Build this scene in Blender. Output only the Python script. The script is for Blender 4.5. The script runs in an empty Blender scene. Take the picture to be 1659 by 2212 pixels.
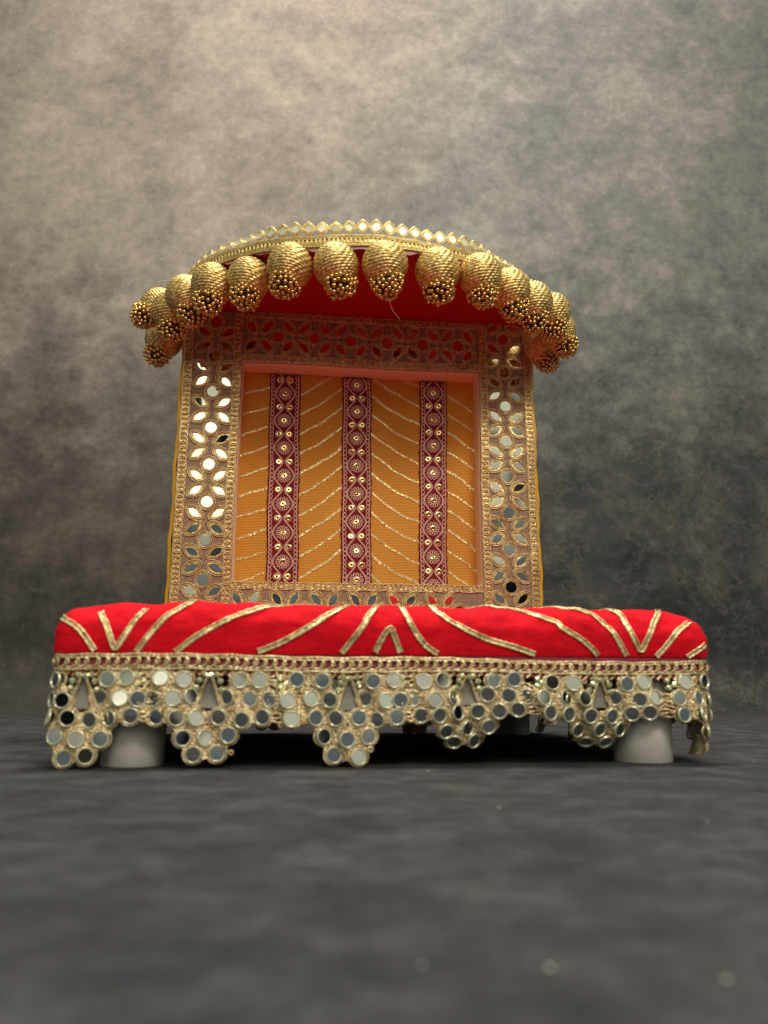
import bpy, math, random
import numpy as np
from mathutils import Vector, Matrix, Euler
R0 = random.Random(7)
rng = np.random.default_rng(11)
PI = math.pi
sc = bpy.context.scene
COL = sc.collection

# ------------------------------------------------------------------ camera
CAM_H, TILT, ROLL = 0.03965, 0.222, 0.003
cd = bpy.data.cameras.new('camera')
cam = bpy.data.objects.new('camera', cd)
COL.objects.link(cam)
cam.location = (0, 0, CAM_H)
cam.rotation_euler = (Matrix.Rotation(PI / 2 + TILT, 3, 'X') @ Matrix.Rotation(ROLL, 3, 'Z')).to_euler()
cd.sensor_fit = 'HORIZONTAL'
cd.sensor_width = 36
cd.lens = 36 * 1691 / 1659
cd.clip_start = 0.005
cd.clip_end = 50
cd.dof.use_dof = True
cd.dof.focus_distance = 0.715
cd.dof.aperture_fstop = 13.0
sc.camera = cam

# ------------------------------------------------------------------ view
sc.view_settings.view_transform = 'Standard'
sc.view_settings.look = 'None'
sc.view_settings.exposure = 0.0
sc.view_settings.gamma = 1.0
sc.view_settings.use_curve_mapping = False
sc.render.engine = 'CYCLES'
sc.cycles.max_bounces = 8
sc.cycles.use_denoising = True

# ------------------------------------------------------------------ world: a dim studio room
w = bpy.data.worlds.new('World')
sc.world = w
w.use_nodes = True
nt = w.node_tree
N, LK = nt.nodes, nt.links
N.clear()
wo = N.new('ShaderNodeOutputWorld'); bg = N.new('ShaderNodeBackground')
tc = N.new('ShaderNodeTexCoord')
sep = N.new('ShaderNodeSeparateXYZ'); LK.new(tc.outputs['Generated'], sep.inputs[0])
elev = N.new('ShaderNodeValToRGB'); LK.new(sep.outputs['Z'], elev.inputs[0])
e = elev.color_ramp.elements
e[0].position = 0.0; e[0].color = (0.12, 0.135, 0.14, 1)
e[1].position = 0.85; e[1].color = (0.50, 0.46, 0.40, 1)
x = e.new(0.14); x.color = (0.15, 0.165, 0.165, 1)
x = e.new(0.25); x.color = (0.70, 0.67, 0.50, 1)
x = e.new(0.55); x.color = (0.66, 0.61, 0.52, 1)
nz = N.new('ShaderNodeTexNoise'); nz.inputs['Scale'].default_value = 8.0; nz.inputs['Detail'].default_value = 1.5
LK.new(tc.outputs['Generated'], nz.inputs['Vector'])
nr = N.new('ShaderNodeValToRGB'); LK.new(nz.outputs[0], nr.inputs[0])
nr.color_ramp.elements[0].position = 0.40; nr.color_ramp.elements[0].color = (0.05, 0.045, 0.04, 1)
nr.color_ramp.elements[1].position = 0.47; nr.color_ramp.elements[1].color = (1, 1, 1, 1)
mx = N.new('ShaderNodeMix'); mx.data_type = 'RGBA'; mx.blend_type = 'MULTIPLY'; mx.inputs[0].default_value = 1
LK.new(elev.outputs[0], mx.inputs[6]); LK.new(nr.outputs[0], mx.inputs[7])
LK.new(mx.outputs[2], bg.inputs[0]); bg.inputs[1].default_value = 1.0
LK.new(bg.outputs[0], wo.inputs[0])

# ------------------------------------------------------------------ lamps
def area(name, loc, target, sx, sy, power, color):
    l = bpy.data.lights.new(name, 'AREA'); l.shape = 'RECTANGLE'; l.size = sx; l.size_y = sy
    l.energy = power; l.color = color
    o = bpy.data.objects.new(name, l); COL.objects.link(o)
    o.location = loc
    o.rotation_euler = (Vector(target) - Vector(loc)).to_track_quat('-Z', 'Y').to_euler()
    return o
area('overhead_lamp', (0.08, 0.70, 1.75), (0.02, 0.50, 0), 0.36, 0.20, 15, (1, 0.94, 0.80))
area('backdrop_lamp', (0.0, 0.95, 2.30), (0.0, 1.62, 1.15), 1.4, 0.25, 31, (1, 0.915, 0.79))
area('front_lamp', (-0.14, -0.62, 0.66), (0.0, 0.7, 0.22), 0.74, 0.44, 1.35, (1, 0.96, 0.74))
area('high_front_lamp', (0.40, -0.45, 1.12), (0.0, 0.6, 0.18), 0.6, 0.3, 10.5, (1, 0.94, 0.78))

# ------------------------------------------------------------------ materials
def mat(name, base, rough=0.6, metal=0.0, spec=0.5, sheen=0.0, coat=0.0):
    m = bpy.data.materials.new(name); m.use_nodes = True
    b = m.node_tree.nodes['Principled BSDF']
    b.inputs['Base Color'].default_value = (*base, 1)
    b.inputs['Roughness'].default_value = rough
    b.inputs['Metallic'].default_value = metal
    b.inputs['Specular IOR Level'].default_value = spec
    if sheen:
        b.inputs['Sheen Weight'].default_value = sheen
        b.inputs['Sheen Roughness'].default_value = 0.4
    if coat: b.inputs['Coat Weight'].default_value = coat
    return m
def nodes(m): return m.node_tree.nodes, m.node_tree.links, m.node_tree.nodes['Principled BSDF']
def noise(m, scale, detail=3, rough=0.55, vec=None, dist=0.0):
    n, l, b = nodes(m)
    t = n.new('ShaderNodeTexNoise'); t.inputs['Scale'].default_value = scale
    t.inputs['Detail'].default_value = detail; t.inputs['Roughness'].default_value = rough
    t.inputs['Distortion'].default_value = dist
    if vec is None: vec = n.get('TC') or n.new('ShaderNodeTexCoord'); vec.name = 'TC'; vec = vec.outputs['Object']
    l.new(vec, t.inputs['Vector'])
    return t.outputs[0]
def ramp(m, src, stops):
    n, l, b = nodes(m)
    r = n.new('ShaderNodeValToRGB'); l.new(src, r.inputs[0])
    el = r.color_ramp.elements
    for i, (p, c) in enumerate(stops):
        q = el[i] if i < 2 else el.new(p)
        q.position = p; q.color = (*c, 1) if len(c) == 3 else c
    return r.outputs[0]
def mixc(m, fac, a, b_, mode='MIX'):
    n, l, b = nodes(m)
    x = n.new('ShaderNodeMix'); x.data_type = 'RGBA'; x.blend_type = mode
    for s, v in ((0, fac), (6, a), (7, b_)):
        if hasattr(v, 'is_linked') or isinstance(v, bpy.types.NodeSocket): l.new(v, x.inputs[s])
        elif s == 0: x.inputs[0].default_value = v
        else: x.inputs[s].default_value = (*v, 1)
    return x.outputs[2]
def bump(m, src, strength, dist=0.001, prev=None):
    n, l, b = nodes(m)
    u = n.new('ShaderNodeBump'); u.inputs['Strength'].default_value = strength; u.inputs['Distance'].default_value = dist
    l.new(src, u.inputs['Height'])
    if prev is not None: l.new(prev, u.inputs['Normal'])
    l.new(u.outputs[0], b.inputs['Normal'])
    return u.outputs[0]
def scaled(m, s):
    n, l, b = nodes(m)
    t = n.new('ShaderNodeTexCoord'); k = n.new('ShaderNodeMapping'); k.inputs['Scale'].default_value = s
    l.new(t.outputs['Object'], k.inputs[0]); return k.outputs[0]

def gold(name, dark, light, rough=0.34, sc_=900, metal=0.9, bs=0.5):
    m = mat(name, light, rough, metal)
    n, l, b = nodes(m)
    f = noise(m, sc_, 2)
    l.new(ramp(m, f, [(0.35, dark), (0.65, light)]), b.inputs['Base Color'])
    bump(m, noise(m, sc_ * 1.4, 2), bs, 0.0006)
    return m
M_THREAD = gold('gold_zari_thread', (0.85, 0.55, 0.18), (1.0, 0.82, 0.42), 0.36, 700, 0.5)
M_BALL = gold('gold_wound_thread', (0.46, 0.29, 0.08), (1.0, 0.76, 0.32), 0.47, 330, 0.75, 0.8)
M_FOIL = gold('gold_foil_weave', (0.62, 0.38, 0.12), (1.0, 0.86, 0.46), 0.3, 420, 0.6, 0.7)
M_ANTIQUE = gold('antique_copper_cord', (0.66, 0.43, 0.20), (1.0, 0.82, 0.48), 0.34, 500, 0.55, 0.3)
M_BEIGE = gold('beige_gold_cord', (0.50, 0.34, 0.15), (1.0, 0.82, 0.52), 0.32, 420, 0.5, 0.7)
M_PALEGOLD = gold('pale_gold_lace', (0.66, 0.50, 0.16), (0.98, 0.84, 0.42), 0.35, 700, 0.7)
M_GLITTER = gold('gold_glitter', (0.34, 0.20, 0.06), (1.0, 0.74, 0.30), 0.36, 420, 0.7, 0.8)
M_BEAD = mat('antique_gold_bead', (0.82, 0.56, 0.19), 0.26, 0.92)
M_MIRROR = mat('mirror', (0.70, 0.71, 0.63), 0.02, 1.0)
M_FMIRROR = mat('small_round_mirror', (0.60, 0.62, 0.59), 0.03, 1.0)
M_DIAMOND = mat('pale_foil_mirror', (0.90, 0.90, 0.66), 0.28, 0.7)
M_RIM = mat('acrylic_mirror_rim', (0.74, 0.72, 0.52), 0.16, 0.4, coat=0.4)
M_RHINE = mat('rhinestone', (0.86, 0.86, 0.55), 0.12, 0.65, coat=0.8)
M_SEQ = mat('gold_sequin', (0.95, 0.66, 0.28), 0.16, 1.0)
M_PINKTH = mat('pink_beige_thread', (0.92, 0.62, 0.50), 0.45, 0.1)
M_VELVET = mat('maroon_velvet', (0.20, 0.002, 0.012), 0.85, sheen=0.12)
bump(M_VELVET, noise(M_VELVET, 1800, 2), 0.4, 0.0006)
M_VELVET.node_tree.nodes['Principled BSDF'].inputs['Sheen Tint'].default_value = (0.8, 0.05, 0.08, 1)

M_RED = mat('red_velvet', (0.74, 0.006, 0.018), 0.8, sheen=0.08, spec=0.12)
n, l, b = nodes(M_RED)
b.inputs['Sheen Tint'].default_value = (1, 0.12, 0.14, 1)
l.new(ramp(M_RED, noise(M_RED, 26, 4), [(0.3, (0.66, 0.003, 0.012)), (0.7, (0.88, 0.006, 0.020))]), b.inputs['Base Color'])
fz = noise(M_RED, 520, 3, 0.7, vec=scaled(M_RED, (0.35, 1, 1)))
cz = mixc(M_RED, 0.45, ramp(M_RED, noise(M_RED, 26, 4), [(0.3, (0.64, 0.003, 0.012)), (0.7, (0.88, 0.006, 0.020))]), ramp(M_RED, fz, [(0.35, (0.55, 0.5, 0.5)), (0.6, (1, 1, 1))]), 'MULTIPLY')
l.new(cz, b.inputs['Base Color'])
p = bump(M_RED, fz, 0.5, 0.0008)
bump(M_RED, noise(M_RED, 14, 3, vec=scaled(M_RED, (1, 1, 2.2))), 0.6, 0.006, p)

M_CANRED = mat('red_satin', (0.50, 0.002, 0.006), 0.42, spec=0.25)
bump(M_CANRED, noise(M_CANRED, 900, 2, vec=scaled(M_CANRED, (0.1, 1, 1))), 0.12, 0.0004)

def weave(m, c0, c1, strength=0.5):
    n, l, b = nodes(m)
    wv = n.new('ShaderNodeTexWave'); wv.bands_direction = 'Z'; wv.inputs['Scale'].default_value = 210
    wv.inputs['Distortion'].default_value = 1.6; wv.inputs['Detail'].default_value = 2; wv.inputs['Detail Scale'].default_value = 0.6
    t = n.new('ShaderNodeTexCoord'); l.new(t.outputs['Object'], wv.inputs['Vector'])
    f = noise(m, 9, 4)
    c = ramp(m, f, [(0.3, c0), (0.7, c1)])
    c = mixc(m, 0.5, c, ramp(m, wv.outputs[1], [(0.2, (0.45, 0.45, 0.45)), (0.7, (1, 1, 1))]), 'MULTIPLY')
    l.new(c, b.inputs['Base Color'])
    bump(m, wv.outputs[1], strength, 0.0005)
M_ORANGE = mat('mustard_silk', (0.62, 0.26, 0.02), 0.5, spec=0.4, sheen=0.1)
weave(M_ORANGE, (0.72, 0.30, 0.018), (0.84, 0.38, 0.022))
M_YELLOW = mat('yellow_cover_fabric', (0.88, 0.46, 0.01), 0.6, sheen=0.15)
M_PEACH = mat('peach_felt', (0.90, 0.62, 0.36), 0.9, sheen=0.2)
bump(M_PEACH, noise(M_PEACH, 700, 3), 0.5, 0.0008)
M_NET = mat('brown_net_over_peach', (0.36, 0.20, 0.13), 0.7, spec=0.3)
n, l, b = nodes(M_NET)
f = noise(M_NET, 1600, 1)
l.new(ramp(M_NET, f, [(0.40, (0.19, 0.12, 0.07)), (0.60, (0.50, 0.35, 0.23))]), b.inputs['Base Color'])
bump(M_NET, f, 0.5, 0.0005)
M_PVC = mat('white_plastic_pipe', (0.62, 0.60, 0.56), 0.4, spec=0.4)
bump(M_PVC, noise(M_PVC, 60, 4), 0.15, 0.001)
n, l, b = nodes(M_PVC)
l.new(ramp(M_PVC, noise(M_PVC, 45, 6, 0.7), [(0.3, (0.54, 0.52, 0.47)), (0.6, (0.64, 0.62, 0.58))]), b.inputs['Base Color'])
M_BOARD = mat('maroon_board_edge', (0.30, 0.03, 0.05), 0.7)
M_FIBRE = mat('loose_fibre', (0.85, 0.75, 0.55), 0.5)
M_GAUZE = mat('grey_gauze', (0.26, 0.25, 0.21), 0.6, 0.3)
M_PALE = mat('pale_pink_tape', (0.42, 0.22, 0.22), 0.5)
M_BEADSHADE = mat('bead_gap_shade', (0.09, 0.04, 0.012), 0.7)  # dark brown painted in for the shade between tassel beads

# painted muslin backdrop and the dark cloth on the table
M_BACK = mat('painted_muslin', (0.2, 0.2, 0.2), 0.95, spec=0.1)
n, l, b = nodes(M_BACK)
big = noise(M_BACK, 1.5, 2, 0.5)
mid = noise(M_BACK, 10, 10, 0.74, vec=scaled(M_BACK, (1.0, 1.0, 1.2)), dist=0.1)
wide = noise(M_BACK, 3.2, 3, 0.5)
fin = noise(M_BACK, 46, 6, 0.75)
tcn = n.get('TC')
sx = n.new('ShaderNodeSeparateXYZ'); l.new(tcn.outputs['Object'], sx.inputs[0])
def math_(m, op, a, b_, clamp=False):
    n, l, _ = nodes(m); q = n.new('ShaderNodeMath'); q.operation = op; q.use_clamp = clamp
    for i, v in enumerate((a, b_)):
        if isinstance(v, bpy.types.NodeSocket): l.new(v, q.inputs[i])
        else: q.inputs[i].default_value = v
    return q.outputs[0]
mott = math_(M_BACK, 'ADD', math_(M_BACK, 'ADD', math_(M_BACK, 'MULTIPLY', mid, 0.42), math_(M_BACK, 'MULTIPLY', wide, 0.26)), math_(M_BACK, 'MULTIPLY', fin, 0.32))
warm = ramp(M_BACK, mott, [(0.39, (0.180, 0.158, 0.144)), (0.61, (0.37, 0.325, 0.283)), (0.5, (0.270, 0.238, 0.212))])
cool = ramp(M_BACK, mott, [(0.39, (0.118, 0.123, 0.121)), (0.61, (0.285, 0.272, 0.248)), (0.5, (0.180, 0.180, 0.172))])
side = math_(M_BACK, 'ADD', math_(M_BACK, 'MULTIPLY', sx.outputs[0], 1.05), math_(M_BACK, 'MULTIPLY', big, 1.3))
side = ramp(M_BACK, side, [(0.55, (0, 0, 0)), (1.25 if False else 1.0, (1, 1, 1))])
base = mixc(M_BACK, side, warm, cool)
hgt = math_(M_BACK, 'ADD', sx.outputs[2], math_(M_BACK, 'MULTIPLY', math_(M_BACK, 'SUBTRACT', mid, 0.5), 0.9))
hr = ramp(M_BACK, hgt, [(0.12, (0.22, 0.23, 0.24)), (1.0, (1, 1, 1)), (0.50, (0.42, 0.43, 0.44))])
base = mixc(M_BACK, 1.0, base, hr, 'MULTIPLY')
# pale scratchy veins, stronger to the right
vn = noise(M_BACK, 8.0, 10, 0.74, dist=0.35)
vein = ramp(M_BACK, math_(M_BACK, 'ABSOLUTE', math_(M_BACK, 'SUBTRACT', vn, 0.5), 0), [(0.0, (1, 1, 1)), (0.016, (0, 0, 0))])
vfac = math_(M_BACK, 'MULTIPLY', vein, math_(M_BACK, 'MULTIPLY', side, 0.17))
base = mixc(M_BACK, vfac, base, (0.34, 0.33, 0.30))
# short brushed scratches
rot = n.new('ShaderNodeMapping'); rot.inputs['Rotation'].default_value = (0, 0.7, 0); rot.inputs['Scale'].default_value = (1.0, 1.0, 7.0); l.new(tcn.outputs['Object'], rot.inputs[0])
sc1 = ramp(M_BACK, noise(M_BACK, 22, 4, 0.6, vec=rot.outputs[0]), [(0.63, (0, 0, 0)), (0.74, (1, 1, 1))])
rot2 = n.new('ShaderNodeMapping'); rot2.inputs['Rotation'].default_value = (0, -0.5, 0); rot2.inputs['Scale'].default_value = (7.0, 1.0, 1.0); l.new(tcn.outputs['Object'], rot2.inputs[0])
sc2 = ramp(M_BACK, noise(M_BACK, 19, 4, 0.6, vec=rot2.outputs[0]), [(0.63, (0, 0, 0)), (0.74, (1, 1, 1))])
base = mixc(M_BACK, math_(M_BACK, 'MULTIPLY', math_(M_BACK, 'MAXIMUM', sc1, sc2), 0.35), base, mixc(M_BACK, 1.0, base, (1.6, 1.55, 1.5), 'MULTIPLY'))
# tiny pale specks
vo = n.new('ShaderNodeTexVoronoi'); vo.inputs['Scale'].default_value = 42; l.new(tcn.outputs['Object'], vo.inputs['Vector'])
spk = ramp(M_BACK, vo.outputs['Distance'], [(0.035, (1, 1, 1)), (0.06, (0, 0, 0))])
base = mixc(M_BACK, math_(M_BACK, 'MULTIPLY', spk, 0.35), base, (0.5, 0.46, 0.42))
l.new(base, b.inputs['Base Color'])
pb = bump(M_BACK, noise(M_BACK, 420, 2), 0.25, 0.001)
bump(M_BACK, mid, 0.25, 0.01, pb)

M_FLOOR = mat('dark_mottled_cloth', (0.07, 0.07, 0.07), 0.85, spec=0.12)
n, l, b = nodes(M_FLOOR)
mid = noise(M_FLOOR, 34, 9, 0.76, dist=0.1)
big = noise(M_FLOOR, 4.5, 2, 0.5)
c1 = ramp(M_FLOOR, mid, [(0.36, (0.028, 0.029, 0.033)), (0.64, (0.076, 0.077, 0.082)), (0.5, (0.045, 0.046, 0.051))])
c2 = ramp(M_FLOOR, big, [(0.38, (0.90, 0.93, 0.96)), (0.62, (1.08, 1.04, 1.0))])
c1 = mixc(M_FLOOR, 1.0, c1, c2, 'MULTIPLY')
vo = n.new('ShaderNodeTexVoronoi'); vo.inputs['Scale'].default_value = 38; l.new(n.get('TC').outputs['Object'], vo.inputs['Vector'])
spk = ramp(M_FLOOR, vo.outputs['Distance'], [(0.03, (1, 1, 1)), (0.05, (0, 0, 0))])
rnd = n.new('ShaderNodeSeparateXYZ'); l.new(vo.outputs['Color'], rnd.inputs[0])
gate = math_(M_FLOOR, 'GREATER_THAN', rnd.outputs[0], 0.8)
c1 = mixc(M_FLOOR, math_(M_FLOOR, 'MULTIPLY', spk, gate), c1, (0.45, 0.38, 0.33))
l.new(c1, b.inputs['Base Color'])
pb = bump(M_FLOOR, noise(M_FLOOR, 900, 2), 0.35, 0.0008)
bump(M_FLOOR, mid, 0.3, 0.003, pb)

# ------------------------------------------------------------------ mesh builder (centimetres -> metres)
class MB:
    def __init__(s): s.V = []; s.F4 = []; s.F3 = []; s.n = 0; s.FN = []; s.m4 = []; s.m3 = []; s.mN = []
    def add(s, V, quads=None, tris=None, ngons=None, mi=0):
        V = np.asarray(V, float)
        if quads is not None and len(quads): q = np.asarray(quads) + s.n; s.F4.append(q); s.m4.append(np.full(len(q), mi))
        if tris is not None and len(tris): t = np.asarray(tris) + s.n; s.F3.append(t); s.m3.append(np.full(len(t), mi))
        if ngons: 
            for g in ngons: s.FN.append([i + s.n for i in g]); s.mN.append(mi)
        s.V.append(V); s.n += len(V)
    def grid(s, P, closed_u=False, closed_v=False, mi=0):
        P = np.asarray(P); nu, nv = P.shape[:2]
        I = np.arange(nu * nv).reshape(nu, nv)
        a = I if closed_u else I[:-1]; bb = np.roll(I, -1, 0) if closed_u else I[1:]
        if closed_v: q = np.stack([a, bb, np.roll(bb, -1, 1), np.roll(a, -1, 1)], -1)
        else: q = np.stack([a[:, :-1], bb[:, :-1], bb[:, 1:], a[:, 1:]], -1)
        s.add(P.reshape(-1, 3), q.reshape(-1, 4), mi=mi)
    def box(s, x0, x1, y0, y1, z0, z1, mi=0):
        V = [(x, y, z) for x in (x0, x1) for y in (y0, y1) for z in (z0, z1)]
        s.add(V, [(0, 1, 3, 2), (4, 6, 7, 5), (0, 4, 5, 1), (2, 3, 7, 6), (0, 2, 6, 4), (1, 5, 7, 3)], mi=mi)
    def tube(s, pts, r, nrm=(0, 1, 0), seg=5, closed=False, twist=0.0, strands=2, amp=0.28, flat=1.0, mi=0):
        P = np.asarray(pts, float)
        if closed: T = np.roll(P, -1, 0) - np.roll(P, 1, 0)
        else: T = np.gradient(P, axis=0)
        T /= np.linalg.norm(T, axis=1, keepdims=True) + 1e-12
        Nn = np.broadcast_to(np.asarray(nrm, float), P.shape)
        B = np.cross(T, Nn); B /= np.linalg.norm(B, axis=1, keepdims=True) + 1e-12
        Nn = np.cross(B, T)
        ph = np.arange(seg) * 2 * PI / seg
        L = np.concatenate([[0], np.cumsum(np.linalg.norm(np.diff(P, axis=0), axis=1))])
        rr = r * np.ones((len(P), seg))
        if twist: rr = rr * (1 + amp * np.cos(strands * ph[None] - twist * L[:, None]))
        G = P[:, None] + B[:, None] * (np.cos(ph)[None, :, None] * rr[..., None]) + Nn[:, None] * (np.sin(ph)[None, :, None] * rr[..., None] * flat)
        s.grid(G, closed_u=closed, closed_v=True, mi=mi)
    def build(s, name, mats, parent=None, smooth=True, warp=None, scale=0.01, loc=None, rot=None):
        V = np.concatenate(s.V) if s.V else np.zeros((0, 3))
        if warp is not None: V = warp(V)
        V = V * scale
        me = bpy.data.meshes.new(name)
        parts = []; mis = []
        if s.F4: parts += np.concatenate(s.F4).tolist(); mis += np.concatenate(s.m4).tolist()
        if s.F3: parts += np.concatenate(s.F3).tolist(); mis += np.concatenate(s.m3).tolist()
        parts += s.FN; mis += s.mN
        me.from_pydata(V.tolist(), [], parts)
        if smooth: me.polygons.foreach_set('use_smooth', [True] * len(me.polygons))
        mats = mats if isinstance(mats, (list, tuple)) else [mats]
        for m_ in mats: me.materials.append(m_)
        if len(mats) > 1: me.polygons.foreach_set('material_index', mis)
        me.update()
        o = bpy.data.objects.new(name, me); COL.objects.link(o)
        if parent is not None: o.parent = parent
        if loc is not None: o.location = Vector(loc) * scale
        if rot is not None: o.rotation_euler = rot
        return o
def circle(cx, cz, r, n=16, y=0.0, rz=None, a0=0):
    a = np.arange(n) * 2 * PI / n + a0
    return np.stack([cx + r * np.cos(a), np.full(n, y), cz + (rz or r) * np.sin(a)], -1)
def vnoise(seed, n=24):
    g = np.random.default_rng(seed); k = g.normal(size=(n, 3)); ph = g.uniform(0, 2 * PI, n)
    def f(V, s=1.0):
        return np.sin((V @ k.T) * s + ph).sum(-1) / math.sqrt(n)
    return f
NZ1, NZ2, NZ3 = vnoise(1), vnoise(2), vnoise(3)
def tagk(o, kind=None, label=None, category=None):
    if kind: o['kind'] = kind
    if label: o['label'] = label
    if category: o['category'] = category
    return o

# ------------------------------------------------------------------ the setting
def smooth01(t): t = np.clip(t, 0, 1); return t * t * (3 - 2 * t)
xs = np.concatenate([np.linspace(-220, -46, 60), np.linspace(-45, 45, 200), np.linspace(46, 220, 60)])
ys = np.concatenate([np.linspace(-70, 0, 60), np.linspace(1, 90, 200), np.linspace(91, 150, 100)])
X, Y = np.meshgrid(xs, ys, indexing='ij')
P2 = np.stack([X, Y, 0 * X], -1)
far = smooth01((np.maximum(np.abs(X) - 22, (Y - 76) * 0.7)) / 18)
rip = NZ1(np.stack([X * 0.035, Y * 0.16, 0 * X], -1).reshape(-1, 3), 1.0).reshape(X.shape)
rip2 = NZ2(np.stack([X * 0.09 + Y * 0.05, Y * 0.3, 0 * X], -1).reshape(-1, 3), 1.0).reshape(X.shape)
Z = far * (0.16 * rip + 0.07 * rip2)
Z = Z - np.maximum(Z, 0) * 0.0
Z[Y > 149.5] = 0
mb = MB(); mb.grid(np.stack([X, Y, Z], -1))
tagk(mb.build('floor', M_FLOOR), 'structure')
# backdrop: curves up from the table cloth
vs = np.concatenate([np.linspace(0, PI / 2, 14) * 1.0])
prof = [(150 + 12 * math.sin(a), 12 * (1 - math.cos(a))) for a in vs] + [(162, z) for z in np.linspace(14, 290, 150)]
xb = np.linspace(-220, 220, 230)
G = np.zeros((len(xb), len(prof), 3))
for j, (py, pz) in enumerate(prof): G[:, j] = np.stack([xb, np.full_like(xb, py), np.full_like(xb, pz)], -1)
wr = NZ3(np.stack([G[..., 0] * 0.02 + G[..., 2] * 0.012, 0 * G[..., 0], G[..., 2] * 0.05], -1).reshape(-1, 3), 1.0).reshape(G.shape[:2])
wr2 = NZ1(np.stack([G[..., 0] * 0.05 - G[..., 2] * 0.03, 0 * G[..., 0], G[..., 2] * 0.11], -1).reshape(-1, 3), 1.0).reshape(G.shape[:2])
up = smooth01(G[..., 2] / 20)
G[..., 1] += up * (0.5 * wr + 0.22 * wr2)
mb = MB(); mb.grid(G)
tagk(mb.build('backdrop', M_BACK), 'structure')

# ------------------------------------------------------------------ the throne
throne = bpy.data.objects.new('deity_throne', None); COL.objects.link(throne)
throne.location = (0.00761, 0.44673, 0); throne.rotation_euler = (0, 0, 0.113)
throne.empty_display_size = 0.05
tagk(throne, None, 'red and gold deity throne with mirrored backrest, tasselled canopy and white pipe legs', 'throne')
YF = 26.05        # front plane of the backrest frame
BX = -0.27        # middle of the seat board

# legs: four short lengths of white pipe
def leg_mesh():
    mb = MB(); r = 1.6; a = np.arange(64) * 2 * PI / 64
    pr = [(1.38, 0.02), (1.55, 0.0), (1.6, 0.05), (1.70, 4.75), (1.38, 4.78)]
    mb.grid(np.array([[(q * math.cos(t), q * math.sin(t), z) for q, z in pr] for t in a]), closed_u=True)
    mb.add([(1.38 * math.cos(t), 1.38 * math.sin(t), 0.02) for t in a], ngons=[list(range(64))[::-1]])
    return mb
leg0 = leg_mesh().build('leg', M_PVC, throne)
for i, (lx, ly) in enumerate([(-14.04, 0), (14.04, 0), (14.04, 27.4), (-14.04, 27.4)]):
    o = leg0 if i == 0 else leg0.copy()
    if i: COL.objects.link(o); o.parent = throne
    o.location = (lx * .01, ly * .01, 0)
    if i == 0: o['group'] = 'white pipe legs'
# rounded rectangle outline of the seat
def rrect(hw, y0, y1, rc, inset=0.0, npc=10, nx=60, ny=50):
    out = []; 
    if inset > rc - .02:
        e_ = inset - (rc - .02); hw -= e_; y0 += e_; y1 -= e_; inset = rc - .02
    x0, x1 = BX - hw, BX + hw; ri = rc - inset
    cs = [(x1 - rc, y0 + rc, -PI / 2), (x1 - rc, y1 - rc, 0), (x0 + rc, y1 - rc, PI / 2), (x0 + rc, y0 + rc, PI)]
    for k, (cx, cy, a0) in enumerate(cs):
        for j in range(npc + 1):
            a = a0 + (PI / 2) * j / npc
            out.append((cx + ri * math.cos(a), cy + ri * math.sin(a)))
        nxt = cs[(k + 1) % 4]; a1 = nxt[2]
        pA = np.array(out[-1]); pB = np.array((nxt[0] + ri * math.cos(a1), nxt[1] + ri * math.sin(a1)))
        m_ = ny if k % 2 == 0 else nx
        for j in range(1, m_): out.append(tuple(pA + (pB - pA) * j / m_))
    return np.array(out)
HW, Y0, Y1 = 17.6, -2.0, 29.4
RB, ZT, RC, HC = 1.7, 8.5, 0.9, 17.95
# board
mb = MB(); rings = []
for ins, z in [(0.12, 4.78), (0.0, 4.82), (0.0, 5.66), (0.15, 5.70)]:
    o_ = rrect(HW - 0.05, Y0 + 0.05, Y1, 0.8, ins); rings.append(np.column_stack([o_, np.full(len(o_), z)]))
rg = np.array(rings); mb.grid(rg, closed_v=True)
nn = rg.shape[1]; mb.add(rg[0], ngons=[list(range(nn))]); mb.add(rg[-1], ngons=[list(range(nn))[::-1]])
mb.build('seat_board', M_BOARD, throne, smooth=False)
# cushion
def cushion_y(x, z):
    i = 0 if z < ZT - RB else RB - math.sqrt(max(0, RB * RB - (z - (ZT - RB)) ** 2))
    if i >= RC: return Y0 + i
    a = abs(x - BX) - (HC - RC)
    if a > 0: return Y0 + RC - math.sqrt(max(0, (RC - i) ** 2 - a * a))
    return Y0 + i
def cushion_warp(V):
    V = V.copy()
    sag = smooth01((np.abs(V[:, 0] - BX) - 13.5) / 4.5); V[:, 2] -= (V[:, 2] - 5.7) * .12 * sag
    d = 0.07 * NZ1(V, 0.9) + 0.05 * NZ2(V * [1.0, 1, 1.6], 1.9)
    k = smooth01((V[:, 2] - 5.8) / 1.2)
    V[:, 1] -= d * k * (V[:, 1] < 10); V[:, 2] += d * k * (V[:, 2] > 7.5)
    return V
mb = MB(); CY1 = 25.9
prof = [(0.05, 5.72), (0.0, 6.0), (0, 6.3), (0, 6.55), (0, 6.8)] + [(RB - RB * math.cos(a), ZT - RB + RB * math.sin(a)) for a in np.linspace(0.12, PI / 2, 12)]
rings = [np.column_stack([rrect(HW, Y0, CY1, RC, i, npc=12, nx=150, ny=80), np.full(2 * 150 + 2 * 80 - 4 + 52, 0.0)]) if False else None for i, z in []]
for i, z in prof:
    o_ = rrect(HC, Y0, CY1, RC, i, npc=12, nx=150, ny=80); rings.append(np.column_stack([o_, np.full(len(o_), z)]))
last = rings[-1]; cen = np.array([BX, (Y0 + CY1) / 2, ZT + 0.15])
for k in np.linspace(0.97, 0.0, 16): 
    r_ = cen + (last - cen) * [k, k, 1]; r_[:, 2] = ZT + 0.15 * (1 - k * k); rings.append(r_)
mb.grid(np.array(rings)[::-1], closed_v=True)
cushion = mb.build('seat_cushion', M_RED, throne, warp=cushion_warp)

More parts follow.
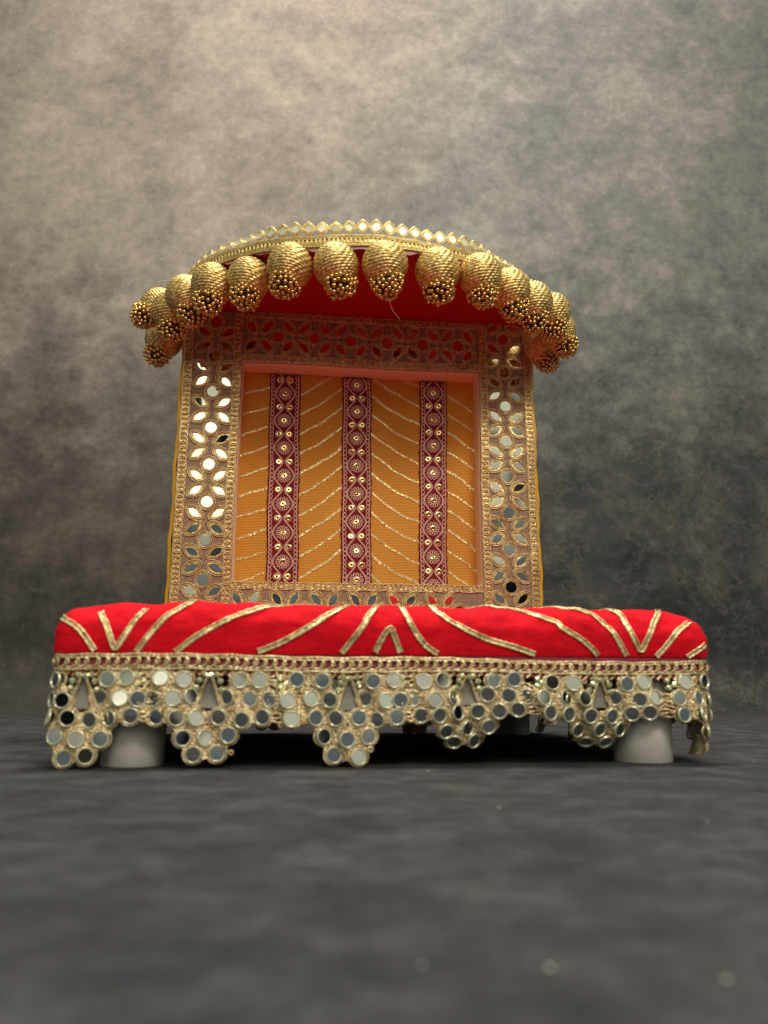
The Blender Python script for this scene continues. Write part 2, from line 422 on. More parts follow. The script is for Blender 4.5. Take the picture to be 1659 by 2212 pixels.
# gold zari cord lines on the cushion (x, z on its rounded front)
LINES = [[(-17.88, 7.79), (-16.83, 7.05), (-15.95, 5.85)], [(-15.98, 8.1), (-15.47, 7.13), (-15.1, 6.23), (-14.9, 6.0), (-14.54, 6.61), (-14.04, 7.54), (-13.63, 8.09)],
 [(-13.86, 5.8), (-13.21, 6.78), (-12.54, 7.56), (-11.87, 8.07), (-11.4, 8.28)], [(-11.88, 5.8), (-10.8, 6.65), (-9.33, 7.48), (-7.83, 8.09), (-6.6, 8.4)],
 [(-7.65, 5.85), (-6.43, 6.35), (-4.92, 7.21), (-3.75, 7.87), (-2.93, 8.38)], [(-3.25, 5.8), (-2.59, 6.61), (-1.8, 7.65), (-1.24, 8.36)],
 [(-1.45, 5.85), (-1.11, 6.55), (-0.79, 7.02), (-0.58, 7.10), (-0.4, 6.7), (-0.09, 5.85)], [(0.02, 8.38), (0.41, 7.51), (0.94, 6.65), (1.41, 6.15), (1.95, 5.8)],
 [(1.77, 8.45), (2.38, 7.87), (3.35, 7.22), (4.53, 6.69), (5.41, 6.42), (6.34, 6.16), (7.34, 5.82)], [(5.3, 8.48), (6.77, 8.34), (7.79, 7.93), (8.71, 7.59), (8.99, 7.26), (9.95, 6.7), (10.59, 6.15), (10.91, 5.78)],
 [(9.4, 8.45), (10.6, 8.25), (11.32, 7.8), (11.99, 6.88), (12.55, 5.78)], [(12.2, 8.45), (12.55, 8.1), (12.82, 7.31), (13.16, 6.49), (13.43, 6.09), (13.77, 6.66), (14.39, 7.66), (15.0, 8.3)],
 [(14.3, 5.75), (14.96, 6.43), (15.67, 7.25), (16.6, 7.95)], [(16.1, 5.75), (16.8, 6.2), (17.25, 6.55)]]
def catmull(P, n=10):
    P = np.asarray(P, float); Q = np.vstack([2 * P[0] - P[1], P, 2 * P[-1] - P[-2]]); out = []
    for i in range(1, len(Q) - 2):
        for t in np.arange(n) / n:
            a, b_, c, d = Q[i - 1:i + 3]
            out.append(0.5 * ((2 * b_) + (c - a) * t + (2 * a - 5 * b_ + 4 * c - d) * t * t + (3 * b_ - a - 3 * c + d) * t ** 3))
    out.append(Q[-2]); return np.array(out)
def cush_pt(x, z):
    z = min(z, ZT - 0.001); x = max(min(x, BX + HC - 0.12), BX - HC + 0.12)
    y = cushion_y(x, z); e = 0.02
    gx = (cushion_y(x + e, z) - cushion_y(x - e, z)) / (2 * e)
    gz = (cushion_y(x, min(z + e, ZT - 0.0005)) - cushion_y(x, z - e)) / (2 * e)
    nrm = np.array([gx, -1.0, gz]); nrm /= np.linalg.norm(nrm)
    return np.array([x, y, z]), nrm
for ln in LINES:
    C = catmull(ln, 9); P = []; Nn = []
    for (px, pz) in C:
        p_, n_ = cush_pt(px, pz); P.append(p_); Nn.append(n_)
    P = np.array(P); Nn = np.array(Nn)
    # carry a high end on over the top of the seat
    def over(P, Nn):
        d = P[-1] - P[-4]; d[2] = 0; slope = d[0] / max(abs(d[1]), 0.25); slope = max(-3.0, min(3.0, slope))
        yy = np.linspace(P[-1][1] + 0.2, P[-1][1] + 7, 16)
        ext = []; en = []
        for y_ in yy:
            i = min(y_ - Y0, RB); z_ = ZT - RB + math.sqrt(max(0, RB * RB - (RB - i) ** 2))
            x_ = P[-1][0] + slope * (y_ - P[-1][1]) * 0.6
            if abs(x_ - BX) > HW - 1.6: break
            ext.append((x_, y_, max(z_, P[-1][2]))); en.append((0, -(RB - i) / RB, 1))
        if ext: return np.vstack([P, ext]), np.vstack([Nn, np.array(en) / np.linalg.norm(en, axis=1, keepdims=True)])
        return P, Nn
    if P[-1][2] > 8.2: P, Nn = over(P, Nn)
    if P[0][2] > 8.2:
        P, Nn = over(P[::-1], Nn[::-1])
    T = np.gradient(P, axis=0); T /= np.linalg.norm(T, axis=1, keepdims=True) + 1e-9
    B = np.cross(T, Nn); B /= np.linalg.norm(B, axis=1, keepdims=True) + 1e-9
    mb = MB()
    for s_ in (-1, 1): mb.tube(P + B * 0.112 * s_ + Nn * 0.05, 0.056, Nn, seg=6, twist=22, mi=0)
    S = np.stack([P - B * 0.09 + Nn * 0.03, P + Nn * 0.045, P + B * 0.09 + Nn * 0.03], 1)
    mb.grid(S, mi=1)
    mb.build('zari_cord', [M_BEIGE, M_FOIL], cushion, warp=cushion_warp)

# ------------------------------------------------------------------ trim band and mirrored fringe round the seat board
PATH = rrect(HW + 0.08, Y0 - 0.08, Y1 + 0.08, 0.9, 0, npc=8, nx=120, ny=110)
# start the path at the middle of the back so the front is continuous
i0 = int(np.argmax(PATH[:, 1] - 0.001 * np.abs(PATH[:, 0] - BX))); PATH = np.roll(PATH, -i0, 0)
PATH = np.vstack([PATH, PATH[:1]])
seglen = np.linalg.norm(np.diff(PATH, axis=0), axis=1); PS = np.concatenate([[0], np.cumsum(seglen)]); PTOT = PS[-1]
# arc length at the front middle (x = BX, y = Y0-0.08)
imid = int(np.argmin(np.abs(PATH[:, 0] - BX) + 100 * (PATH[:, 1] > Y0 + 1)))
SMID = PS[imid]
sgn = 1.0 if PATH[min(imid + 3, len(PATH) - 1), 0] > PATH[imid, 0] else -1.0
def path_at(s):
    s = (SMID + sgn * np.asarray(s, float)) % PTOT
    px = np.interp(s, PS, PATH[:, 0]); py = np.interp(s, PS, PATH[:, 1])
    e = 0.35
    ax = np.interp((s - e) % PTOT, PS, PATH[:, 0]); ay = np.interp((s - e) % PTOT, PS, PATH[:, 1])
    bx_ = np.interp((s + e) % PTOT, PS, PATH[:, 0]); by_ = np.interp((s + e) % PTOT, PS, PATH[:, 1])
    tx, ty = bx_ - ax, by_ - ay; L = np.hypot(tx, ty) + 1e-9
    nx_, ny_ = ty / L * 1.0, -tx / L
    out = (nx_ * (px - BX) + ny_ * (py - 13.7)) > 0
    k = np.where(out, 1, -1)
    return px, py, nx_ * k, ny_ * k
# per-motif curl (how far the lower tip turns in under the seat)
PERIOD = 7.0; S0 = -16.75 - BX
CURL = {0: 0.0, 1: 0.0, 2: 0.0, 3: 0.62, 4: 0.8, 5: 0.35, 6: 0.2, 7: 0.5}
def curl_at(s):
    k = (s - S0) / PERIOD; i = np.floor(k + 0.5).astype(int)
    g = np.array([CURL.get(int(j), 0.25 + 0.25 * math.sin(j * 2.3)) for j in i.ravel()]).reshape(i.shape)
    return g
def fringe_warp(V):
    """x = arc length from front middle, z = height, y = offset outward (negative = outward)"""
    s, yo, z = V[:, 0], V[:, 1], V[:, 2]
    px, py, nx_, ny_ = path_at(s)
    drop = np.clip(4.9 - z, 0, 6)
    und = 0.16 * np.sin(s * 0.9 + 0.6) + 0.10 * np.sin(s * 2.3 + z * 0.8) + 0.07 * np.sin(s * 5.1 + 1 + z * 1.7)
    flare = drop * 0.045 + und * np.clip(drop, 0, 1.5) * 0.7
    q_ = np.interp(s, [-18, -1, 1, 3, 6, 8, 10.6, 14, 18, 24], [.94, .93, .91, .86, .76, .78, .86, .80, .88, .94])
    z = 4.9 - (4.9 - z) * q_; drop = np.clip(4.9 - z, 0, 6)
    c = curl_at(s); th = np.clip(drop - 1.4, 0, 4) * c * 0.33
    d2 = np.clip(drop - 1.4, 0, 5)
    th = c * d2 * 0.42
    zin = np.where(th > 1e-4, np.sin(th) / np.maximum(c * 0.42, 1e-6), d2)
    yin = np.where(th > 1e-4, (1 - np.cos(th)) / np.maximum(c * 0.42, 1e-6), 0)
    z2 = np.where(drop > 1.4, 4.9 - 1.4 - zin, z)
    off = flare - yin - yo
    # sag of the trim line
    z2 = z2 + 0.05 * np.sin(s * 0.42) - 0.004 * s
    return np.column_stack([px + nx_ * off, py + ny_ * off, z2])
XC = [-40.5, -33.5, -26.5, -16.6, -10.35, -3.15, 3.2, 10.6, 17.0, 24.0]
def wpt(s, yo, z): return fringe_warp(np.array([[s, yo, z]], float))[0]
HALF = PTOT / 2
# trim band: two twisted cords and linked loops over maroon cloth
mb = MB()
sg = np.arange(-HALF, HALF, 0.12)
for zc_, r_ in ((5.62, 0.075), (5.50, 0.07), (4.98, 0.075), (4.86, 0.08)):
    mb.tube(np.column_stack([sg, -0.09 + 0.02 * np.sin(sg * 3), zc_ + 0.025 * np.sin(sg * 2.7 + zc_ * 9)]), r_, seg=6, twist=24, amp=0.35)
k = 0
for s in np.arange(-HALF, HALF, 0.50):
    j = R0.uniform(-.04, .04)
    a = np.linspace(0, 1, 9)
    zz = 5.02 + 0.46 * a; xx = s + j + 0.16 * np.sin(a * PI) * 1.3 + 0.12 * a
    mb.tube(np.column_stack([xx, -0.13 - 0.05 * np.sin(a * PI), zz]), 0.085, seg=6, twist=20, amp=0.3)
    xx = s + 0.25 + j - 0.13 * np.sin(a * PI) * 1.3 + 0.08 * a
    mb.tube(np.column_stack([xx, -0.10 - 0.05 * np.sin(a * PI), zz]), 0.06, seg=5, twist=20, amp=0.3)
    if R0.random() < .25:
        mb.tube(circle(s + .2, 5.25, .13, 9, -0.16), 0.06, closed=True, seg=5)
trim = mb.build('trim_band', M_BEIGE, throne, warp=fringe_warp)
mb = MB(); sg2 = np.arange(-HALF, HALF + .1, 0.4)
mb.grid(np.stack([np.column_stack([sg2, 0 * sg2 - 0.01, 0 * sg2 + z_]) for z_ in (5.62, 5.2, 4.8, 4.55)], 0))
mb.build('maroon_tape', M_BOARD, trim, warp=fringe_warp)

ROWS = [(4.30, [-2.5, -1.35, 1.5, 2.58]), (3.28, [-3.05, -1.85, -.88, 1.02, 2.15, 3.15]), (2.25, [-2.8, -1.67, -.50, .60, 1.72, 2.75]), (1.25, [-1.2, .03, 1.2]), (0.28, [-.6, .55])]
STONES = [(-3.5, 4.42), (-3.2, 4.15), (-3.55, 3.95), (.15, 4.50), (-.40, 4.25), (-.55, 3.85), (.62, 4.2), (.72, 3.75), (-.2, 4.55), (.45, 4.55)]
def fringe_mirror_mesh():
    mb = MB(); a = np.arange(20) * 2 * PI / 20
    mb.add(np.vstack([np.column_stack([0.345 * np.cos(a), 0 * a - .03, 0.345 * np.sin(a)])]), ngons=[list(range(20))], mi=0)
    pr = [(0.345, -.03), (0.365, -.085), (0.40, -.10), (0.435, -.06), (0.44, .03)]
    mb.grid(np.array([[(q * math.cos(t), y_, q * math.sin(t)) for q, y_ in pr] for t in a]), closed_u=True, mi=1)
    mb.add(np.column_stack([0.44 * np.cos(a), 0 * a + .03, 0.44 * np.sin(a)]), ngons=[list(range(20))[::-1]], mi=1)
    return mb
XR = {0: .91, 1: 1.03, 2: .91, 3: 1.05, 4: 1.0}
PREV = None; WIN = []; fringe_cord = MB(); stone_spots = []; spots = []
FM = int(math.ceil(HALF / PERIOD)) + 1
for mi_ in range(-8, 14):
    sc0 = S0 + mi_ * PERIOD
    if 0 <= mi_ <= 4: sc0 = [-16.5, -10.2, -2.95, 3.4, 10.8][mi_] - BX + .05
    if sc0 < -HALF + 3 or sc0 > HALF - 3: continue
    P = []; WIN.append(sc0)
    for z_, row in ROWS:
        for x_ in row: P.append((sc0 + x_ * (XR.get(mi_, 1.0) if x_ > 0 else XR.get(mi_ - 1, 1.0)) + R0.uniform(-.10, .10), z_ + R0.uniform(-.10, .10)))
    for p_ in P: spots.append(p_)
    P = np.array(P)
    for i in range(len(P)):
        for j in range(i + 1, len(P)):
            d = P[j] - P[i]; L = np.hypot(*d)
            if L < 1.62:
                # leave the little triangular window under the band open
                m_ = (P[i] + P[j]) / 2
                if abs(m_[0] - sc0 - .08) < .28 and m_[1] > 2.7: continue
                pn = np.array([-d[1], d[0]]) / L
                for off in (-.24, -.12, .0, .12, .24):
                    t = np.linspace(0.31, 0.69, 8) + .03 * math.sin(off * 20)
                    q = P[i] + d * t[:, None] + pn * (off + 0.04 * np.sin(t * 14 + i))[:, None]
                    fringe_cord.tube(np.column_stack([q[:, 0], .01 - .05 * np.abs(np.sin(t * 17 + off * 9)), q[:, 1]]), 0.075, seg=6, twist=19, amp=0.35)
    for A_ in (PREV if PREV is not None else []):     # stitch neighbouring scallops together
        for B_ in P:
            d = B_ - A_; L = np.hypot(*d)
            if .7 < L < 2.0:
                pn = np.array([-d[1], d[0]]) / L
                for off in (-.2, 0, .2):
                    t = np.linspace(0.26, 0.74, 10); q = A_ + d * t[:, None] + pn * (off + .05 * np.sin(t * 12 + off * 9))[:, None]
                    fringe_cord.tube(np.column_stack([q[:, 0], .0 - .05 * np.abs(np.sin(t * 17 + off * 9)), q[:, 1]]), 0.078, seg=6, twist=19, amp=0.35)
    PREV = P
    for (px, pz) in P:
        fringe_cord.tube(np.array([(px + .51 * math.cos(a), .0, pz + .51 * math.sin(a)) for a in np.arange(18) * PI / 9]), 0.075, closed=True, seg=5)
    for s_ in (-1, 1):   # cords edging the window
        t = np.linspace(0, 1, 12)
        for o_ in (0, .14):
            fringe_cord.tube(np.column_stack([sc0 + .08 + s_ * (0.08 + (.52 + o_) * t), np.full(12, -.05), 4.55 - 1.75 * t]), 0.075, seg=6, twist=20, amp=.3)
    for k in range(26):   # stray loops of the same cord
        bx_, bz_ = P[R0.randrange(len(P))]; a0 = R0.uniform(0, 6.28); rr_ = R0.uniform(.55, .75)
        cx_, cz_ = bx_ + rr_ * math.cos(a0), bz_ + rr_ * math.sin(a0)
        if cz_ < 0.4 or cz_ > 4.7 or (abs(cx_ - sc0) < .5 and 2.7 < cz_ < 4.4): continue
        if min(np.hypot(P[:, 0] - cx_, P[:, 1] - cz_)) < .6: continue
        fringe_cord.tube(circle(cx_, cz_, R0.uniform(.1, .16), 8, -.05), 0.07, closed=True, seg=5)
    for t_ in np.arange(-3.4, 3.5, .38):    # short hanging stitches under the band
        if abs(t_) < .3: continue
        t = np.linspace(0, 1, 6)
        fringe_cord.tube(np.column_stack([sc0 + t_ + .1 * np.sin(t * 5), np.full(6, -.04), 4.86 - .38 * t]), 0.08, seg=5, twist=20)
    for (px, pz) in STONES:
        px += sc0 + R0.uniform(-.05, .05); r_ = R0.uniform(.15, .2)
        stone_spots.append((px, pz))
fringe = fringe_cord.build('mirror_fringe', M_BEIGE, throne, warp=fringe_warp)
for sc0 in WIN:
    gz_ = MB()
    t_ = np.linspace(0, 1, 8)
    gz_.grid(np.stack([np.column_stack([sc0 + .08 - (.1 + .55 * t_), 0 * t_ + .06, 4.5 - 1.75 * t_]), np.column_stack([sc0 + .08 + (.1 + .55 * t_), 0 * t_ + .06, 4.5 - 1.75 * t_])], 0))
    gz_.build('gauze_window', M_GAUZE, fringe, warp=fringe_warp)

def capped(name, proto_mb, mats, parent, placements, cap=100, smooth=True):
    """placements: (loc, 3x3 matrix) sorted most visible first; past the cap the rest is one object"""
    me = None
    if placements[:cap]:
        o = proto_mb.build(name, mats, parent, smooth=smooth); me = o.data
        for i, (lc, M3) in enumerate(placements[:cap]):
            if i: o = bpy.data.objects.new(name, me); COL.objects.link(o); o.parent = parent
            o.matrix_local = Matrix.Translation(Vector(lc) * .01) @ Matrix(M3).to_4x4()
    if placements[cap:]:
        rest = MB(); V = np.concatenate(proto_mb.V)
        for lc, M3 in placements[cap:]:
            W = V @ np.array(M3).T + np.array(lc); n0 = rest.n
            rest.add(W)
            for q, m_ in zip(proto_mb.F4, proto_mb.m4): rest.F4.append(q + n0); rest.m4.append(m_)
            for q, m_ in zip(proto_mb.F3, proto_mb.m3): rest.F3.append(q + n0); rest.m3.append(m_)
            for q, m_ in zip(proto_mb.FN, proto_mb.mN): rest.FN.append([i + n0 for i in q]); rest.mN.append(m_)
        o = rest.build(name, mats, parent, smooth=smooth); o['kind'] = 'stuff'
def frame_on(fn, s, yo, z, tilt, spin=0.0, e=0.08):
    p = fn(s, yo, z); tx = fn(s + e, yo, z) - fn(s - e, yo, z); tz = fn(s, yo, z + e) - fn(s, yo, z - e)
    tx /= np.linalg.norm(tx); nrm = np.cross(tz, tx); nrm /= np.linalg.norm(nrm)   # +y local
    tz = np.cross(tx, nrm); 
    M3 = np.column_stack([tx, nrm, tz])
    Rt = np.array(Euler((R0.gauss(0, tilt), spin, R0.gauss(0, tilt))).to_matrix())
    return p, (M3 @ Rt).tolist()
def visible_key(s, z):      # front first, then the sides
    return abs(s) if abs(s) < 18.5 else 100 + abs(s)
spots.sort(key=lambda q: visible_key(*q))
pl = []
for (s, z) in spots:
    p, M3 = frame_on(wpt, s, -0.09, z, 0.045); pl.append((p, M3))
a = np.arange(8) * PI / 4; stone = MB()
stone.grid(np.array([[(q * .18 * math.cos(t), y_, q * .18 * math.sin(t)) for t in a] for q, y_ in [(1, .03), (1.0, -.06), (.62, -.17), (0.02, -.19)]]), closed_v=True)
stone_spots.sort(key=lambda q: visible_key(*q))
capped('rhinestone', stone, M_RHINE, fringe, [frame_on(wpt, s_, -.03, z_, .15) for s_, z_ in stone_spots], 100, smooth=False)
capped('fringe_mirror', fringe_mirror_mesh(), [M_FMIRROR, M_RIM], fringe, pl, 100)

# ------------------------------------------------------------------ backrest frame
OX, ZB, ZTOP, THK = 16.85, 5.72, 39.25, 2.1
IX, IZ0, IZ1 = 11.33, 13.2, 33.95
mb = MB()
bv = 0.22
def bar(x0, x1, z0, z1):
    # one softly rounded bar of the frame
    y0, y1 = YF, YF + THK
    ring = [(0, bv), (bv * .3, bv * .3), (bv, 0)]
    prof_ = []
    P_ = []
    for (ins, yy) in [(0, y1), (0, y0 + bv), (bv * .3, y0 + bv * .3), (bv, y0)]:
        P_.append([(x0 + ins, yy, z0 + ins), (x1 - ins, yy, z0 + ins), (x1 - ins, yy, z1 - ins), (x0 + ins, yy, z1 - ins)])
    mb.grid(np.array(P_), closed_v=True); mb.add(P_[-1], quads=[(0, 1, 2, 3)]); mb.add(P_[0], quads=[(3, 2, 1, 0)])
def gridframe():
    # front face with a square hole, subdivided so that it can be slightly uneven
    def rect(x0, x1, z0, z1, n=160):
        t = np.linspace(0, 1, n // 4, endpoint=False)
        a = [(x0 + (x1 - x0) * k, z0) for k in t] + [(x1, z0 + (z1 - z0) * k) for k in t] + [(x1 - (x1 - x0) * k, z1) for k in t] + [(x0, z1 - (z1 - z0) * k) for k in t]
        return np.array(a)
    rr_ = []
    def ringat(ins_o, y): q = rect(-OX + ins_o, OX - ins_o, ZB + ins_o, ZTOP - ins_o); return np.column_stack([q[:, 0], np.full(len(q), y), q[:, 1]])
    def ringin(ins, y): q = rect(-IX - ins, IX + ins, IZ0 - ins, IZ1 + ins); return np.column_stack([q[:, 0], np.full(len(q), y), q[:, 1]])
    rr_ += [ringat(.1, YF + THK + .7), ringat(0, YF + THK + .6), ringat(0, YF + .2), ringat(.06, YF + .06), ringat(.2, YF)]
    rr_ += [ringin(.2, YF), ringin(.06, YF + .06), ringin(0, YF + .2), ringin(0, YF + 1.2), ringin(0, YF + THK + .02)]
    mb.grid(np.array(rr_)[::-1], closed_v=True)
gridframe()
def frame_warp(V):
    V = V.copy(); V[:, 1] += 0.05 * NZ2(V * [1, 0, 1], 0.55); 
    V[:, 0] += 0.06 * NZ3(V * [0.0, 0.2, 1], 0.5) * (np.abs(V[:, 0]) < 13)
    V[:, 2] += 0.05 * NZ1(V * [1, 0, 0.0], 0.6) * (V[:, 2] > 30)
    return V
mb.build('backrest_frame', M_PEACH, throne, warp=frame_warp)
# yellow fabric cover behind the frame with a slightly wavy edge
mb = MB()
zz = np.linspace(ZB, ZTOP - .1, 90)
for s_ in (-1, 1):
    e_ = OX + 0.22 + 0.06 * np.sin(zz * 0.9 + s_) + 0.03 * np.sin(zz * 2.7) + 0.12 * (1 - (zz - ZB) / 33)
    prf = [(-.25, YF + .35), (0.02, YF + .42), (.1, YF + .8), (0.1, YF + THK + .7), (-.3, YF + THK + 1.0)]
    mb.grid(np.array([[(s_ * (ee + dx), yy, z_) for dx, yy in prf] for ee, z_ in zip(e_, zz)]))
mb.box(-OX, OX, YF + THK + .72, YF + THK + .95, ZB, ZTOP - .1)
mb.build('back_cover', M_YELLOW, throne)

# back panel (mustard silk) set into the frame
YP = YF + THK
mb = MB(); gx = np.linspace(-IX - .5, IX + .5, 60); gz = np.linspace(IZ0 - .5, IZ1 + .5, 50)
GX, GZ = np.meshgrid(gx, gz, indexing='ij')
mb.grid(np.stack([GX, np.full_like(GX, YP), GZ], -1)[:, ::-1])
def panel_warp(V):
    V = V.copy(); k = np.clip((IX + .3 - np.abs(V[:, 0])) / 1.5, 0, 1); V[:, 1] += 0.05 * k * NZ1(V * [1, 0, 1], .5) - 0.0; return V
panel = mb.build('back_panel', M_ORANGE, throne, warp=panel_warp)
# zari lines across the panel, chevron fashion
def left_curve(x):    # relative height, rising toward the middle
    t = x + 11.3
    return 0.36 * t + 0.0 * t * t if x < -8.9 else (0.36 * 2.4 + 0.36 * (x + 8.9) + 0.034 * (x + 8.9) ** 2)
def right_curve(x):
    if x < 5.7: t = x - 1.2; return -0.84 * t + 0.052 * t * t
    t = x - 5.7; return -0.84 * 4.5 + 0.052 * 20.25 - 0.50 * t - 0.022 * t * t
def zari(xa, xb_, f, z0, seed):
    g = random.Random(seed); p1, p2, p3 = g.uniform(0, 6), g.uniform(0, 6), g.uniform(.6, 1.2)
    xs_ = np.linspace(xa, xb_, 46)
    zs = np.array([z0 + f(x) for x in xs_]) + 0.06 * np.sin(xs_ * 1.3 + p1) * p3 + 0.035 * np.sin(xs_ * 3.1 + p2)
    keep = (zs < IZ1 - .02) & (zs > IZ0 + .1)
    if keep.sum() < 4: return
    P = np.column_stack([xs_[keep], np.full(keep.sum(), YP - 0.03), zs[keep]])
    T = np.gradient(P, axis=0); B = np.cross(T, (0, 1, 0)); B /= np.linalg.norm(B, axis=1, keepdims=True)
    mb = MB(); w_ = 0.085 + .015 * math.sin(p1)
    for s_ in (-1, 1): mb.tube(P + B * w_ * s_, 0.030, seg=5, twist=30, mi=0)
    S = np.stack([P - B * w_ * .85, P + B * w_ * .85], 1) + [0, -.012, 0]
    for k in range(len(P) * 3):     # bits of metallic foil between the two threads
        c = P[R0.randrange(len(P))] + B[0] * R0.uniform(-w_, w_) * .8 + np.array([R0.uniform(-.1, .1), -.02, R0.uniform(-.03, .03)])
        a = R0.uniform(0, 3.1); L_ = R0.uniform(.05, .09); dx, dz = math.cos(a) * L_, math.sin(a) * L_; ty = R0.uniform(-.04, .04)
        mb.add([c + [-dx, -.01 + ty, -dz], c + [dz * .5, -.02, -dx * .5], c + [dx, -.01 - ty, dz], c + [-dz * .5, -.02, dx * .5]], quads=[(0, 1, 2, 3)], mi=1)
    mb.grid(S, mi=1)
    mb.build('zari_line', [M_THREAD, M_FOIL], panel, warp=panel_warp)
for k in range(12):
    zl = 33.6 - k * 2.02
    zari(-11.32, -8.7, left_curve, zl, 10 + k)
    zari(-5.9, -1.6, left_curve, zl, 30 + k)
for k in range(-1, 12):
    zr = 34.1 + 1.0 - k * 1.98
    zari(1.1, 6.0, right_curve, zr - 1.9 + .9, 50 + k)
    zari(8.6, 11.32, right_curve, zr - .1, 70 + k)

# three embroidered maroon velvet ribbons
def sequin_mb(r=.29):
    mb = MB(); a = np.arange(16) * PI / 8
    pr = [(.09 * r / .29, -.01), (.16 * r / .29, -.035), (r * .93, -.012), (r, 0.0)]
    mb.grid(np.array([[(q * math.cos(t), y_, q * math.sin(t)) for q, y_ in pr] for t in a])[::-1], closed_u=True)
    return mb
def ribbon(xa0, xa1, xb0, xb1, phase, seed):
    """edges at the top (xa) and at the bottom (xb)"""
    zt_, zb_ = IZ1 - .12, IZ0 + .02
    def wv(V):
        V = V.copy(); t = (zt_ - V[:, 2]) / (zt_ - zb_)
        c = (xa0 + xa1) / 2 * (1 - t) + (xb0 + xb1) / 2 * t
        V[:, 0] = c + V[:, 0] + .04 * np.sin(V[:, 2] * .8 + seed) ; return V
    hw = (xa1 - xa0) / 2
    zz = np.linspace(zb_, zt_, 100)
    prf = [(-1, 0), (-1, -.12), (-.96, -.16), (.96, -.16), (1, -.12), (1, 0)]
    mb = MB(); edge = 0.03 * np.sin(zz * 6)
    mb.grid(np.array([[(u * (hw + e_), YP - .02 + v, z_) for u, v in prf] for z_, e_ in zip(zz, edge)]))
    mb.add([(u * hw, YP - .02 + v, zt_) for u, v in prf], ngons=[[0, 1, 2, 3, 4, 5]])
    rib = mb.build('velvet_ribbon', M_VELVET, panel, warp=wv)
    mb = MB(); yq = YP - .205; per = 2.75; r_ = .034
    zc0 = zt_ - phase
    z_ = zb_ + .2
    while z_ < zt_ - .12:      # little loops down both edges
        for s_ in (-1, 1):
            cx = s_ * (hw - .33) + R0.uniform(-.02, .02)
            rr_ = .145 + R0.uniform(-.015, .02)
            mb.tube(circle(cx, z_, rr_, 11, yq, rz=rr_ * 1.2), r_, closed=True, seg=4)
        z_ += .41
    for s_ in (-1, 1):
        zz2 = np.arange(zb_ + .05, zt_ - .05, .1)
        mb.tube(np.column_stack([s_ * (hw - .33 + .16) + .03 * np.sin(zz2 * 15), np.full(len(zz2), yq), zz2]), r_ * .8, seg=4)
        for off in (0, .095):    # waving double line
            X_ = .07 + off + .80 * (0.5 + 0.5 * np.cos((zz2 - zc0) * 2 * PI / per)) ** .8
            mb.tube(np.column_stack([s_ * X_, np.full(len(zz2), yq - .01), zz2]), r_, seg=4)
    seq = []; zc = zc0
    while zc > zt_: zc -= per
    zc += per * (1 if zc + per < zt_ + .9 else 0)
    while zc > zb_ - .9:
        for k in range(13):
            a = k * 2 * PI / 13; d = np.array([math.cos(a), math.sin(a)]); p = np.array([-d[1], d[0]])
            th = np.linspace(0, 2 * PI, 10, endpoint=False)
            rad = .47 + .20 * np.cos(th); tan = .095 * np.sin(th)
            q = np.outer(rad, d) + np.outer(tan, p) + [0, zc]
            if q[:, 1].max() > zt_ - .02 or q[:, 1].min() < zb_ + .02: continue
            mb.tube(np.column_stack([q[:, 0], np.full(10, yq - .015), q[:, 1]]), r_, closed=True, seg=4)
        if zb_ + .3 < zc < zt_ - .3: seq.append((0, zc, .26))
        zp = zc - per / 2
        if zb_ + .3 < zp < zt_ - .3: seq += [(-.50, zp, .27), (.50, zp, .27)]
        for s_ in (-1, 1):
            if zb_ + .4 < zp < zt_ - .4: mb.tube(circle(s_ * .50, zp, .30, 14, yq), r_ * .8, closed=True, seg=4)
        zc -= per
    mb.build('embroidery', M_PINKTH, rib, warp=wv)
    sm = sequin_mb(); pls = []
    for (sx_, sz_, r2) in seq:
        p = wv(np.array([[sx_, yq - .03, sz_]]))[0]
        pls.append((p, np.array(Euler((R0.gauss(0, .13), 0, R0.gauss(0, .13))).to_matrix()).tolist()))
    capped('sequin', sm, M_SEQ, rib, pls, 34)
ribbon(-8.82, -5.85, -8.50, -5.52, 1.95, 1)
ribbon(-1.73, 1.12, -1.52, 1.16, .75, 2)
ribbon(5.98, 8.70, 5.68, 8.46, 1.2, 3)

# ------------------------------------------------------------------ mirror lace borders on the frame
def petal_pts(r_long, r_wide, n=22, y=0.0):
    t = np.arange(n) * 2 * PI / n
    u = np.cos(t); v = np.sin(t)
    return np.column_stack([r_long * u, np.full(n, y), r_wide * v * np.sqrt(np.abs(v)) ** .35 * (1 - .25 * u * u)])
def lens(r_long, r_wide, n=11):
    # pointed ellipse from two arcs
    t = np.linspace(-1, 1, n); top = r_wide * (1 - t * t)
    return np.vstack([np.column_stack([r_long * t, top]), np.column_stack([r_long * t[::-1][1:-1], -top[::-1][1:-1]])])
def petal_mirror_mb():
    L_ = lens(.63, .30); n_ = len(L_); mb = MB()
    mb.add(np.column_stack([L_[:, 0], 0 * L_[:, 0] - .03, L_[:, 1]]), ngons=[list(range(n_))[::-1]])
    G_ = np.stack([np.column_stack([L_[:, 0] * k, 0 * L_[:, 0] + y_, L_[:, 1] * k]) for k, y_ in ((1, -.03), (1.03, .03))], 0)
    mb.grid(G_, closed_v=True); return mb
def round_mirror_mb():
    a = np.arange(28) * PI / 14; mb = MB()
    mb.add(np.column_stack([.51 * np.cos(a), 0 * a - .03, .51 * np.sin(a)]), ngons=[list(range(28))])
    mb.grid(np.array([[(q * math.cos(t), y_, q * math.sin(t)) for q, y_ in [(.51, -.03), (.53, .03)]] for t in a]), closed_u=True); return mb
petals = []; rounds = []
